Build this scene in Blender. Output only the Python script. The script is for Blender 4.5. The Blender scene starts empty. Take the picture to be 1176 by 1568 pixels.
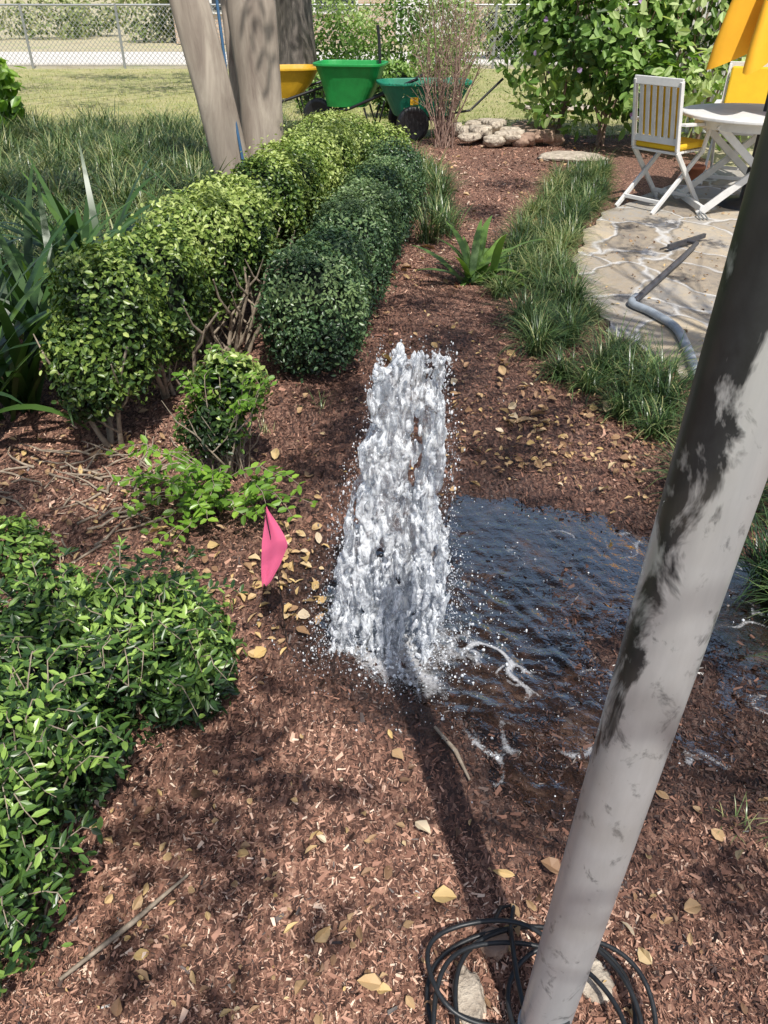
import bpy, math, numpy as np
from mathutils import Vector, Matrix
rng=np.random.default_rng(7)
sc=bpy.context.scene
R=math.radians
# ------------------------------------------------------------------ helpers
def link(o):
    sc.collection.objects.link(o); return o
_sn={}
def sn(p,f,seed=0):
    if seed not in _sn:
        r=np.random.default_rng(seed+100); d=r.normal(size=(9,3)); d/=np.linalg.norm(d,axis=1)[:,None]
        _sn[seed]=(d*r.uniform(.6,1.7,(9,1)),r.uniform(0,6.28,9))
    d,ph=_sn[seed]
    q=p@d.T*f
    return np.sin(q+ph+1.3*np.sin(q[:,::-1]*.6+ph)).sum(1)/4.2
def npmesh(name,V,F,mat,tint=None,smooth=False,parent=None):
    V=np.ascontiguousarray(V,dtype=np.float32); F=np.ascontiguousarray(F,dtype=np.int32)
    me=bpy.data.meshes.new(name); me.vertices.add(len(V)); me.vertices.foreach_set('co',V.ravel())
    M,k=F.shape; me.loops.add(M*k); me.loops.foreach_set('vertex_index',F.ravel())
    me.polygons.add(M); me.polygons.foreach_set('loop_start',np.arange(M,dtype=np.int32)*k)
    me.polygons.foreach_set('use_smooth',np.full(M,smooth,dtype=bool))
    me.update(calc_edges=True)
    if tint is not None:
        a=me.attributes.new('tint','FLOAT','POINT'); a.data.foreach_set('value',np.ascontiguousarray(tint,dtype=np.float32))
    me.materials.append(mat); o=bpy.data.objects.new(name,me); link(o)
    if parent: o.parent=parent
    return o
def empty(name,loc=(0,0,0),rz=0):
    e=bpy.data.objects.new(name,None); e.location=loc; e.rotation_euler=(0,0,rz); e.empty_display_size=.1; return link(e)
def nrm(a): return a/np.maximum(np.linalg.norm(a,axis=-1,keepdims=True),1e-9)
LV=np.array([(0,0,0),(.42,.3,.10),(.36,.72,.08),(0,1,-.08),(-.36,.72,.08),(-.42,.3,.10)],float)
LF=np.array([(0,1,2,3),(0,3,4,5)])
CV=np.array([(-.5,-.5,0),(.5,-.38,0),(.30,.5,.15),(-.34,.40,.1)],float); CF=np.array([(0,1,2,3)])
def scatter(name,P,N,L,sl,sw,mat,tint,tv=LV,tf=LF,parent=None):
    n=len(P); N=nrm(N); L=nrm(L-(L*N).sum(1)[:,None]*N); W=np.cross(N,L)
    sl=np.broadcast_to(sl,(n,)); sw=np.broadcast_to(sw,(n,))
    V=(P[:,None,:]+tv[None,:,0,None]*W[:,None,:]*sw[:,None,None]+tv[None,:,1,None]*L[:,None,:]*sl[:,None,None]+tv[None,:,2,None]*N[:,None,:]*sw[:,None,None])
    k=len(tv); F=(tf[None]+ (np.arange(n)*k)[:,None,None]).reshape(-1,tf.shape[1])
    return npmesh(name,V.reshape(-1,3),F,mat,np.repeat(tint,k),False,parent)
def blades(name,B,az,L,w,t0,bend,K,mat,tint,parent=None,twist=0.0):
    n=len(B); pos=B.copy(); rows=[]
    s=np.stack([-np.sin(az),np.cos(az),np.zeros(n)],1)
    for k in range(K+1):
        t=k/K; ww=w*(.55+.9*t if t<.5 else 1.0)*(1-t**3*.93)
        rows.append(pos-s*(ww*.5)[:,None]); rows.append(pos+s*(ww*.5)[:,None])
        phi=t0+bend*(t+.5/K)**1.3
        st=(L/K)
        pos=pos+np.stack([np.sin(phi)*np.cos(az)*st,np.sin(phi)*np.sin(az)*st,np.cos(phi)*st],1)
    V=np.stack(rows,1).reshape(-1,3); m=2*(K+1)
    f=np.array([(2*k,2*k+1,2*k+3,2*k+2) for k in range(K)])
    F=(f[None]+(np.arange(n)*m)[:,None,None]).reshape(-1,4)
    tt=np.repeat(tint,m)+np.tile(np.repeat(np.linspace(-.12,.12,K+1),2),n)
    V[:,2]=np.maximum(V[:,2],.006)
    return npmesh(name,V,F,mat,np.clip(tt,0,1),True,parent)
class MB:
    def __init__(s): s.v=[];s.f=[];s.m=[];s.s=[]
    def add(s,vs,fs,m=0,sm=False):
        o=len(s.v); s.v+= [tuple(map(float,x)) for x in vs]; s.f+=[tuple(i+o for i in f) for f in fs]; s.m+=[m]*len(fs); s.s+=[sm]*len(fs)
    def box(s,c,size,rot=None,m=0):
        a,b,d=[x/2 for x in size]; vs=[Vector((x,y,z)) for x in(-a,a) for y in(-b,b) for z in(-d,d)]
        if rot is not None: vs=[rot@v for v in vs]
        c=Vector(c); s.add([v+c for v in vs],[(0,1,3,2),(4,6,7,5),(0,4,5,1),(2,3,7,6),(0,2,6,4),(1,5,7,3)],m)
    def beam(s,p,q,w,h,m=0,side=(0,1,0)):
        p=Vector(p);q=Vector(q);z=(q-p).normalized(); x=Vector(side); y=z.cross(x).normalized(); x=y.cross(z).normalized()
        s.box((p+q)/2,(w,h,(q-p).length),Matrix((x,y,z)).transposed(),m)
    def loft(s,loops,m=0,cap0=True,cap1=True,sm=True):
        n=len(loops[0]); vs=[v for l in loops for v in l]; fs=[]
        for i in range(len(loops)-1):
            for j in range(n):
                k=(j+1)%n; fs.append((i*n+j,i*n+k,(i+1)*n+k,(i+1)*n+j))
        s.add(vs,fs,m,sm)
        if cap0: s.add(loops[0],[tuple(range(n))[::-1]],m)
        if cap1: s.add(loops[-1],[tuple(range(n))],m)
    def tube(s,pts,rad,n=8,m=0,cap=True):
        pts=[Vector(p) for p in pts]; 
        if not hasattr(rad,'__len__'): rad=[rad]*len(pts)
        loops=[]; x=None
        for i,p in enumerate(pts):
            d=(pts[min(i+1,len(pts)-1)]-pts[max(i-1,0)]).normalized()
            if x is None: x=d.orthogonal().normalized()
            x=(x-d*x.dot(d)); x=x.normalized() if x.length>1e-6 else d.orthogonal().normalized()
            y=d.cross(x)
            loops.append([p+(x*math.cos(a)+y*math.sin(a))*rad[i] for a in [2*math.pi*j/n for j in range(n)]])
        s.loft(loops,m,cap,cap)
    def obj(s,name,mats,parent=None,bevel=0):
        me=bpy.data.meshes.new(name); me.from_pydata(s.v,[],s.f)
        for m in mats: me.materials.append(m)
        me.polygons.foreach_set('material_index',s.m); me.polygons.foreach_set('use_smooth',s.s); me.update()
        o=bpy.data.objects.new(name,me); link(o)
        if parent: o.parent=parent
        if bevel:
            b=o.modifiers.new('bevel','BEVEL'); b.width=bevel; b.segments=2; b.limit_method='ANGLE'
        return o
# ------------------------------------------------------------------ materials
class NT:
    def __init__(s,name):
        s.mat=bpy.data.materials.new(name); s.mat.use_nodes=True; s.t=s.mat.node_tree; s.n=s.t.nodes; s.b=s.n['Principled BSDF']; s.out=s.n['Material Output']
    def new(s,t,**k):
        n=s.n.new(t)
        for a,b in k.items(): setattr(n,a,b)
        return n
    def l(s,a,b): s.t.links.new(a,b)
    def pos(s,scale=(1,1,1),rot=(0,0,0),obj=False):
        if obj: g=s.new('ShaderNodeTexCoord').outputs['Object']
        else: g=s.new('ShaderNodeNewGeometry').outputs['Position']
        m=s.new('ShaderNodeMapping'); m.inputs['Scale'].default_value=scale; m.inputs['Rotation'].default_value=rot; s.l(g,m.inputs[0]); return m.outputs[0]
    def noise(s,vec,scale,detail=4,rough=.6,dist=0):
        n=s.new('ShaderNodeTexNoise'); n.inputs['Scale'].default_value=scale; n.inputs['Detail'].default_value=detail; n.inputs['Roughness'].default_value=rough; n.inputs['Distortion'].default_value=dist; s.l(vec,n.inputs['Vector']); return n.outputs['Fac']
    def ramp(s,fac,stops):
        r=s.new('ShaderNodeValToRGB'); e=r.color_ramp.elements
        while len(e)<len(stops): e.new(.5)
        for i,(p,c) in enumerate(stops):
            e[i].position=p; e[i].color=(c,c,c,1) if not hasattr(c,'__len__') else (*c,1)
        s.l(fac,r.inputs[0]); return r.outputs[0]
    def mix(s,f,a,b,mode='MIX'):
        n=s.new('ShaderNodeMix',data_type='RGBA',blend_type=mode)
        if hasattr(f,'links'): s.l(f,n.inputs[0])
        else: n.inputs[0].default_value=f
        for i,x in ((6,a),(7,b)):
            if hasattr(x,'links'): s.l(x,n.inputs[i])
            else: n.inputs[i].default_value=(*x,1)
        return n.outputs[2]
    def math(s,op,a,b=0,c=0,clamp=False):
        n=s.new('ShaderNodeMath',operation=op,use_clamp=clamp)
        for i,x in enumerate((a,b,c)):
            if hasattr(x,'links'): s.l(x,n.inputs[i])
            else: n.inputs[i].default_value=x
        return n.outputs[0]
    def tint(s):
        a=s.new('ShaderNodeAttribute'); a.attribute_name='tint'; return a.outputs['Fac']
    def bump(s,h,strength=.5,dist=.01):
        b=s.new('ShaderNodeBump'); b.inputs['Strength'].default_value=strength; b.inputs['Distance'].default_value=dist; s.l(h,b.inputs['Height']); s.l(b.outputs[0],s.b.inputs['Normal']); return b.outputs[0]
    def set(s,**k):
        for a,x in k.items():
            i=s.b.inputs[a.replace('_',' ')]
            if hasattr(x,'links'): s.l(x,i)
            else: i.default_value=(*x,1) if hasattr(x,'__len__') and len(x)==3 else x
def leafmat(name,cols,rough=.42,tr=.25,trc=None):
    m=NT(name); c=m.ramp(m.tint(),[(i/(len(cols)-1),x) for i,x in enumerate(cols)])
    m.set(Base_Color=c,Roughness=rough)
    t=m.new('ShaderNodeBsdfTranslucent'); 
    tc=m.mix(1.0,c,(1.25,1.3,.6),'MULTIPLY'); m.l(tc,t.inputs[0])
    x=m.new('ShaderNodeMixShader'); x.inputs[0].default_value=tr; m.l(m.b.outputs[0],x.inputs[1]); m.l(t.outputs[0],x.inputs[2]); m.l(x.outputs[0],m.out.inputs[0])
    return m.mat
def simple(name,c,rough=.6,metal=0,var=.25,scale=30,bump=.15,c2=None,stretch=(1,1,1),bd=.005):
    m=NT(name); p=m.pos(stretch,obj=True); n=m.noise(p,scale,5,.65)
    c2=c2 or tuple(x*(1-var) for x in c)
    m.set(Base_Color=m.ramp(n,[(.3,c2),(.65,c)]),Roughness=rough,Metallic=metal)
    if bump: m.bump(n,bump,bd)
    return m.mat
M={}
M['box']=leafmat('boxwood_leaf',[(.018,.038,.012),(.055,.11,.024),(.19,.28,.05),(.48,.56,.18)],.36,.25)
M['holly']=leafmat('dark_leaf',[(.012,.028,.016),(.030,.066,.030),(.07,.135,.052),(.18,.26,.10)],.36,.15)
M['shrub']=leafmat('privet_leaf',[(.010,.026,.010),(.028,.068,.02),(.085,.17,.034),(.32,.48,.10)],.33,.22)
M['bright']=leafmat('new_growth_leaf',[(.08,.16,.02),(.17,.33,.04),(.32,.50,.07)],.35,.35)
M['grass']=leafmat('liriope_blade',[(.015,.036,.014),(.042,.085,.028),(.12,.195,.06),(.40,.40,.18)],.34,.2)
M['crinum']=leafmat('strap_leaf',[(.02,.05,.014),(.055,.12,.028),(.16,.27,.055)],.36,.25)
M['big']=leafmat('large_leaf',[(.05,.11,.02),(.13,.25,.05),(.30,.45,.12),(.54,.63,.30)],.45,.4)
M['lawnb']=leafmat('lawn_blade',[(.16,.21,.04),(.27,.31,.08),(.44,.41,.17),(.58,.50,.28)],.6,.2)
M['far']=leafmat('far_leaf',[(.08,.13,.03),(.19,.26,.08),(.33,.37,.15),(.50,.50,.30)],.6,.25)
M['canopy']=leafmat('canopy_leaf',[(.03,.07,.012),(.06,.13,.02)],.5,.1)
M['dry']=leafmat('dry_leaf',[(.15,.085,.05),(.34,.20,.11),(.54,.37,.20),(.68,.48,.20),(.66,.54,.38)],.6,.2)
M['flower']=leafmat('flower_petal',[(.35,.2,.5),(.5,.35,.6)],.6,.3)
def chipmat():
    m=NT('mulch_chip'); c=m.ramp(m.tint(),[(0,(.014,.008,.006)),(.25,(.065,.030,.020)),(.5,(.27,.13,.085)),(.75,(.56,.32,.22)),(1,(.80,.62,.47))])
    m.set(Base_Color=c,Roughness=m.ramp(m.tint(),[(0,.3),(.35,.8)])); return m.mat
M['chip']=chipmat()
M['core']=simple('shade_core',(.012,.02,.007),.9,scale=20)  # near-black solid core, painted shade seen through gaps between the leaves
M['stem']=simple('grey_stem',(.38,.31,.23),.8,scale=40,c2=(.16,.125,.09),bump=.5)
M['twig']=simple('twig',(.40,.28,.22),.8,scale=40,c2=(.22,.13,.10))
M['white']=simple('white_painted_wood',(.74,.73,.70),.5,var=.15,scale=12)
M['cushion']=simple('yellow_fabric',(.80,.50,.02),.85,var=.12,scale=8)
M['umb']=simple('orange_canvas',(.90,.45,.02),.8,var=.12,scale=5)
M['black']=simple('black_metal',(.02,.02,.022),.45,var=.3)
M['rubber']=simple('black_rubber',(.022,.024,.026),.42,var=.4,scale=60)
M['green']=simple('green_plastic',(.02,.34,.07),.45,var=.3,scale=6)
M['teal']=simple('dark_green_plastic',(.015,.23,.13),.45,var=.3,scale=6)
M['yellowp']=simple('yellow_enamel',(.70,.40,.02),.45,var=.3,scale=6)
M['galv']=simple('galvanised_steel',(.42,.43,.43),.45,.6,var=.2)
M['hose']=simple('grey_hose',(.34,.38,.42),.4,var=.25,scale=30)
M['rock']=simple('limestone',(.62,.54,.43),.9,c2=(.24,.19,.145),scale=22,bump=1.0,bd=.02)
M['rock2']=simple('brown_rock',(.44,.30,.22),.9,c2=(.17,.11,.08),scale=12,bump=.8,bd=.02)
M['terra']=simple('terracotta',(.5,.17,.08),.8)
M['blue']=simple('blue_plastic',(.06,.15,.28),.4)

# ------------------------------------------------------------------ camera, light, world
cam=bpy.data.cameras.new('camera'); co=bpy.data.objects.new('camera',cam); link(co); sc.camera=co
co.location=(0,0,1.6); co.rotation_euler=(R(90-34.2),0,0); cam.sensor_fit='VERTICAL'; cam.sensor_height=24; cam.lens=24*1184/1568; cam.clip_end=500; cam.clip_start=.02
ts=Vector((.145,-.479,.866)).normalized()
sl=bpy.data.lights.new('sun','SUN'); sl.energy=5; sl.angle=R(.5); sl.color=(1,.96,.90); so=bpy.data.objects.new('sun',sl); link(so); so.rotation_euler=ts.to_track_quat('Z','Y').to_euler()
w=bpy.data.worlds.new('World'); sc.world=w; w.use_nodes=True; wn=w.node_tree.nodes; sky=wn.new('ShaderNodeTexSky'); sky.sky_type='NISHITA'; sky.sun_disc=False
sky.sun_elevation=R(60); sky.sun_rotation=math.atan2(ts.x,ts.y); sky.dust_density=2.0; w.node_tree.links.new(sky.outputs[0],wn['Background'].inputs[0]); wn['Background'].inputs[1].default_value=.14
sc.view_settings.view_transform='Standard'; sc.view_settings.look='None'; sc.view_settings.exposure=0

# ------------------------------------------------------------------ ground
m=NT('dry_ground'); p=m.pos(); n=m.noise(p,.6,6,.7); m.set(Base_Color=m.ramp(n,[(.3,(.34,.29,.17)),(.5,(.48,.42,.27)),(.7,(.32,.34,.15))]),Roughness=.95)
mb=MB(); mb.add([(-150,-60,-.03),(150,-60,-.03),(150,250,-.03),(-150,250,-.03)],[(0,1,2,3)]); mb.obj('ground',[m.mat])
PUD=np.array([(-.24,1.95),(-.1,2.12),(.10,2.2),(.22,2.42),(.5,2.52),(.75,2.42),(.95,2.33),(1.15,2.12),(1.45,1.95),(1.8,1.6),(1.65,1.2),(1.15,1.12),(1.0,1.18),(.85,1.09),(.68,1.14),(.55,1.03),(.42,1.02),(.26,1.08),(.15,1.25),(.02,1.42),(-.10,1.54),(-.25,1.70)])
PC=np.array([.5,1.7])
def pudval(x,y):
    a=np.arctan2(y-PC[1],x-PC[0]); r=np.hypot(x-PC[0],y-PC[1])
    pa=np.arctan2(PUD[:,1]-PC[1],PUD[:,0]-PC[0]); pr=np.hypot(PUD[:,0]-PC[0],PUD[:,1]-PC[1]); o=np.argsort(pa); pa=pa[o];pr=pr[o]
    return r/np.interp(a,np.r_[pa[-1]-2*np.pi,pa,pa[0]+2*np.pi],np.r_[pr[-1],pr,pr[0]])
def gz(x,y):
    P=np.stack([x,y,np.zeros_like(x)],1)
    h=.014*sn(P,5,1)+.008*sn(P,17,2)+.004*sn(P,45,3)
    q=pudval(x,y)+.06*sn(P,8,4)+.04*sn(P,22,6); dip=np.clip((1.02-q)/.24,0,1)
    return h*(1-.42*dip)-.023*dip*dip*(3-2*dip)+.014
xs=np.linspace(-5.5,3.6,460); ys=np.concatenate([np.linspace(-2,0,20)[:-1],np.linspace(0,4,400)[:-1],np.linspace(4,11,170)])
X,Y=np.meshgrid(xs,ys); x=X.ravel();y=Y.ravel(); z=gz(x,y)
nx,ny=len(xs),len(ys); I=np.arange(nx*ny).reshape(ny,nx); F=np.stack([I[:-1,:-1],I[:-1,1:],I[1:,1:],I[1:,:-1]],-1).reshape(-1,4)
m=NT('mulch'); p=m.pos()
v1=m.new('ShaderNodeTexVoronoi'); v1.inputs['Scale'].default_value=150
dp=m.new('ShaderNodeMapping'); dp.inputs['Scale'].default_value=(1,.4,1); dp.inputs['Rotation'].default_value=(0,0,.6); m.l(p,dp.inputs[0]); m.l(dp.outputs[0],v1.inputs['Vector'])
n1=m.noise(p,80,6,.75); n2=m.noise(p,4,4,.6); 
sepc=m.new('ShaderNodeSeparateColor'); m.l(v1.outputs['Color'],sepc.inputs[0])
f=m.math('ADD',m.math('MULTIPLY',sepc.outputs[0],.5),m.math('MULTIPLY',n1,.6))
col=m.ramp(f,[(.25,(.03,.016,.012)),(.5,(.13,.062,.043)),(.7,(.30,.155,.105)),(.9,(.50,.32,.22))])
wet=m.tint(); col=m.mix(wet,col,m.mix(1,col,(.3,.3,.32),'MULTIPLY'))
m.set(Base_Color=col,Roughness=m.math('SUBTRACT',.9,m.math('MULTIPLY',wet,.55)))
m.bump(f,.9,.012)
def wetness(x,y):
    P_=np.stack([x,y,x*0],1); w1=np.clip((1.26-pudval(x,y)+.16*sn(P_,7,5))/.28,0,1)
    w2=.75*np.clip(1.2*np.exp(-(((x-.2)/.75)**2+((y-2.9)/1.1)**2))+.25*sn(P_,3,6),0,1)
    return np.maximum(w1,w2)
mulch=npmesh('mulch_bed',np.stack([x,y,z],1),F,m.mat,wetness(x,y),True)
SY=np.array([-1,1.2,1.92,2.36,3.0,3.38,3.8,4.5,5.5,6.6,8.4,11]); SX=np.array([1.5,1.42,1.38,1.36,1.2,1.05,.92,.86,1.0,1.38,2.05,2.6])
def strip(y): return np.interp(y,SY,SX)
def bark(name,n,l,wd,lift,tm,ts_,ymax=10.5,big=0):
    y=np.exp(rng.uniform(np.log(.42),np.log(ymax),n)); x=rng.uniform(-1,1,n)*(.75+.5*y)
    keep=(x<strip(y)+.12)&(x>-2.6)&((x>-1.0-.1*y)|(y>2)); x=x[keep];y=y[keep]; n=len(x)
    P=np.stack([x,y,gz(x,y)+rng.uniform(.001,lift,n)],1)
    N=np.stack([rng.normal(0,.5,n),rng.normal(0,.5,n),np.ones(n)],1); L=rng.normal(size=(n,3)); L[:,2]*=.3
    s=np.minimum(rng.lognormal(0,.45,n),2.2)*(.62+.17*y)
    t=np.clip(tm+ts_*rng.normal(size=n)+.08*sn(P,3,8)+.10*sn(P,14,9)+(rng.random(n)<.06)*.4,0,1)
    t*=1-.60*wetness(x,y)
    scatter(name,P,N,L,l*s,wd*s*rng.uniform(.5,1.6,n),M['chip'],t,CV,CF,parent=mulch)
bark('bark_shreds',240000,.0105,.0021,.007,.48,.20)
bark('bark_chips',38000,.016,.0050,.011,.44,.20)
def dryleaves(name,x,y,size,zoff=.012,z=None,parent=None,tm=.45,tsd=.25):
    n=len(x); P=np.stack([x,y,(gz(x,y) if z is None else z)+zoff+rng.uniform(0,.008,n)],1)
    N=np.stack([rng.normal(0,.5,n),rng.normal(0,.5,n),np.ones(n)],1); L=rng.normal(size=(n,3)); L[:,2]*=.2
    tv=np.array([(0,0,0),(.3,.15,.1),(.5,.45,.34),(.28,.8,.14),(0,1,-.08),(-.3,.75,.26),(-.48,.4,.26),(-.3,.15,.05),(0,.5,0)],float)
    tf=np.array([(0,1,2,8),(8,2,3,4),(8,4,5,6),(0,8,6,7)])
    return scatter(name,P,N,L,size,size*rng.uniform(.35,.8,n),M['dry'],np.clip(rng.normal(tm,tsd,n),0,1),tv,tf,parent)
n=4600; y=np.exp(rng.uniform(np.log(.45),np.log(10),n)); x=rng.uniform(-1,1,n)*(.7+.42*y); k=(x<strip(y)+.1)&(x>-2.2)&((pudval(x,y)>1.0)|(rng.random(n)<.03))&((y>1.9)|(rng.random(n)<.7)); x=x[k];y=y[k]
a=sn(np.stack([x,y,x*0],1),2.6,12); k=a+rng.normal(0,.4,len(x))>.1; x=x[k];y=y[k]
x3=rng.normal(.85,.38,650); y3=rng.normal(2.95,.42,650); k=(x3<strip(y3))&(pudval(x3,y3)>1.0); x3=x3[k]; y3=y3[k]
x4=rng.uniform(-1.6,-.5,300); y4=rng.uniform(1.9,2.9,300)
xa=np.r_[x,x3,x4]; ya=np.r_[y,y3,y4]
dryleaves('fallen_leaves',xa,ya,rng.lognormal(-.1,.45,len(xa))*(.016+.0035*ya),tm=.42)
x2=rng.normal(-.32,.09,110); y2=rng.normal(1.93,.17,110); dryleaves('flag_leaf_litter',x2,y2,rng.uniform(.018,.050,110),tm=.68,tsd=.17)
bx=np.array([-.145,-.295,.28,.02,.73,.78,.95,.62,.5,-.26,.07,.9,1.02,-.45,.38,-.05,.1,-.2]); by=np.array([.985,.975,.93,1.24,1.03,.98,.92,.86,.80,1.7,1.05,1.1,.85,.72,.93,.92,.88,.8])
dryleaves('large_fallen_leaves',bx,by,rng.uniform(.032,.058,len(bx)),.016,tm=.6)
# ------------------------------------------------------------------ patio
m=NT('flagstone'); p=m.pos((1.15,.85,1),(0,0,.35)); nz=m.new('ShaderNodeTexNoise'); nz.inputs['Scale'].default_value=1.5; nz.inputs['Detail'].default_value=3; m.l(p,nz.inputs['Vector'])
va=m.new('ShaderNodeVectorMath',operation='MULTIPLY_ADD'); m.l(nz.outputs['Color'],va.inputs[0]); va.inputs[1].default_value=(.9,.9,0); m.l(p,va.inputs[2])
ve=m.new('ShaderNodeTexVoronoi',feature='DISTANCE_TO_EDGE'); ve.inputs['Scale'].default_value=1.9; m.l(va.outputs[0],ve.inputs['Vector'])
vc=m.new('ShaderNodeTexVoronoi'); vc.inputs['Scale'].default_value=1.9; m.l(va.outputs[0],vc.inputs['Vector'])
sp=m.new('ShaderNodeSeparateColor'); m.l(vc.outputs['Color'],sp.inputs[0])
n1=m.noise(p,9,7,.7); n2=m.noise(p,70,4,.7); n4=m.noise(p,3,5,.65)
stone=m.ramp(m.math('ADD',m.math('MULTIPLY',sp.outputs[0],.45),m.math('MULTIPLY',n1,.6)),[(.25,(.20,.175,.15)),(.42,(.38,.31,.22)),(.58,(.33,.31,.28)),(.8,(.52,.42,.28))])
edge=m.math('ADD',ve.outputs['Distance'],m.math('MULTIPLY',m.math('SUBTRACT',n1,.5),.10))
jm=m.ramp(edge,[(.012,1.0),(.05,0.0)])
col=m.mix(jm,stone,m.mix(n2,(.42,.40,.37),(.68,.66,.62)))
col=m.mix(m.ramp(n4,[(.45,0.0),(.7,.35)]),col,(.22,.19,.16))
m.set(Base_Color=col,Roughness=.85); m.bump(m.math('ADD',m.math('MULTIPLY',m.ramp(edge,[(.01,0.0),(.09,1.0)]),1.0),m.math('MULTIPLY',n1,.9)),.7,.025)
pe=[(7.3,2.3),(6.6,1.75),(5.75,1.42),(5.06,1.24),(4.5,1.2),(4.05,1.27),(3.6,1.4),(3.2,1.6),(2.9,2.0)]
mb=MB()
pts=[]
for i in range(len(pe)-1):
    for j in range(6):
        t=j/6; yy=pe[i][0]*(1-t)+pe[i+1][0]*t; xx=pe[i][1]*(1-t)+pe[i+1][1]*t; pts.append((xx+.035*math.sin(yy*9)+.03*math.sin(yy*23),yy))
pts.append((2.0,2.9)); pts+=[(6.5,2.4),(6.5,8.6),(3.4,8.6)]
mb.add([(a,b,.045) for a,b in pts],[tuple(range(len(pts)))])
nn=len(pts); mb.add([(a,b,.045) for a,b in pts]+[(a,b,-.03) for a,b in pts],[(i,(i+1)%nn,nn+(i+1)%nn,nn+i) for i in range(nn)])
patio=mb.obj('flagstone_patio',[m.mat])
x=rng.uniform(1.2,3.2,420); y=rng.uniform(3.2,7.6,420); k=(x>strip(y)+.3); x=x[k]; y=y[k]
dryleaves('patio_leaves',x,y,rng.uniform(.012,.032,len(x)),.002,z=np.full(len(x),.048),tm=.3)
# ------------------------------------------------------------------ hedges
def sval(p,r,e): return (np.abs(p/r)**e).sum(1)**(1/e)
def leafmass(name,blobs,n,ll,lw,mat,tb=.42,up=.35,core=True,parent=None,zmin=.04,rough=.10,deep=.3,topb=.22,f0=9,e=2.6,cs=.62,gap=-.55):
    area=np.array([b[3]*b[4]+b[3]*b[5]+b[4]*b[5] for b in blobs]); w_=area/area.sum()
    Ps=[];Ns=[];Ts=[]
    for i,b in enumerate(blobs):
        c=np.array(b[:3]); r=np.array(b[3:6]); k=int(n*w_[i]); d=nrm(rng.normal(size=(k,3))); p=d/sval(d,1.0,e)[:,None]*r
        nn_=nrm(np.sign(p)*np.abs(p/r)**(e-1)/r)
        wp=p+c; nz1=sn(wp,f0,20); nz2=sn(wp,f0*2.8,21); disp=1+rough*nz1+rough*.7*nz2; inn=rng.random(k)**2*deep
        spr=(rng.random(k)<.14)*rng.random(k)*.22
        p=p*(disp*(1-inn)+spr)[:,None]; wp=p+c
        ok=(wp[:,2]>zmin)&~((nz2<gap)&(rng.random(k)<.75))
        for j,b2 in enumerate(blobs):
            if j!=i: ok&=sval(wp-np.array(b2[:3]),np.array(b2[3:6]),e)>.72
        tt=tb+.18*sn(wp,4,22)+.16*sn(wp,11,23)+.15*rng.normal(size=k)+topb*(p[:,2]/r[2])-inn*.9+(disp-1)*1.4+spr*1.5  # deeper leaves get a darker tint: interior shade put into the colour
        Ps.append(wp[ok]);Ns.append(nn_[ok]);Ts.append(tt[ok])
    P=np.concatenate(Ps);N=np.concatenate(Ns);T=np.clip(np.concatenate(Ts),0,1); k=len(P)
    Nn=nrm(N+.85*nrm(rng.normal(size=(k,3)))+np.array([0,0,up])); L=rng.normal(size=(k,3))*.8+N*.6+np.array([0,0,.5])
    s=rng.uniform(.65,1.25,k)
    par=parent or empty(name)
    scatter('leaves',P,Nn,L,ll*s,lw*s,mat,T,parent=par)
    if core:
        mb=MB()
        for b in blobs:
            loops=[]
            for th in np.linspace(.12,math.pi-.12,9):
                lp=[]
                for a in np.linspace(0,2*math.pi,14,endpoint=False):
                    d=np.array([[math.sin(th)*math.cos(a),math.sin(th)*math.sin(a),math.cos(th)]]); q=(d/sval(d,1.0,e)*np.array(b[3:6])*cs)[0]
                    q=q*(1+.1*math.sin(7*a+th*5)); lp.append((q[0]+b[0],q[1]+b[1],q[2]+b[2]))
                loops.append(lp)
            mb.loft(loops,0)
        mb.obj('shade_core',[M['core']],par)
    return par
def stems(par,bases,top,n,r,mat,spread=.15,zb=-.02,name='stems'):
    mb=MB()
    for b in bases:
        for i in range(n):
            a=rng.uniform(0,6.28); p0=Vector((b[0]+rng.normal(0,.03),b[1]+rng.normal(0,.03),zb)); p=p0.copy(); pts=[p.copy()]; dx=math.cos(a)*spread; dy=math.sin(a)*spread
            for j in range(5):
                p=p+Vector((dx/5+rng.normal(0,.018),dy/5+rng.normal(0,.018),top/5)); pts.append(p.copy())
            mb.tube(pts,[r*(1-.13*j)*rng.uniform(.85,1.15) for j in range(6)],7)
            for j in (1,2,3,4):
                q=pts[j]; aa=rng.uniform(0,6.28); mb.tube([q,q+Vector((math.cos(aa)*.06,math.sin(aa)*.06,.06)),q+Vector((math.cos(aa)*.1,math.sin(aa)*.1,.15))],[r*.55,r*.4,r*.2],5)
    return mb.obj(name,[mat],par)
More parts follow.
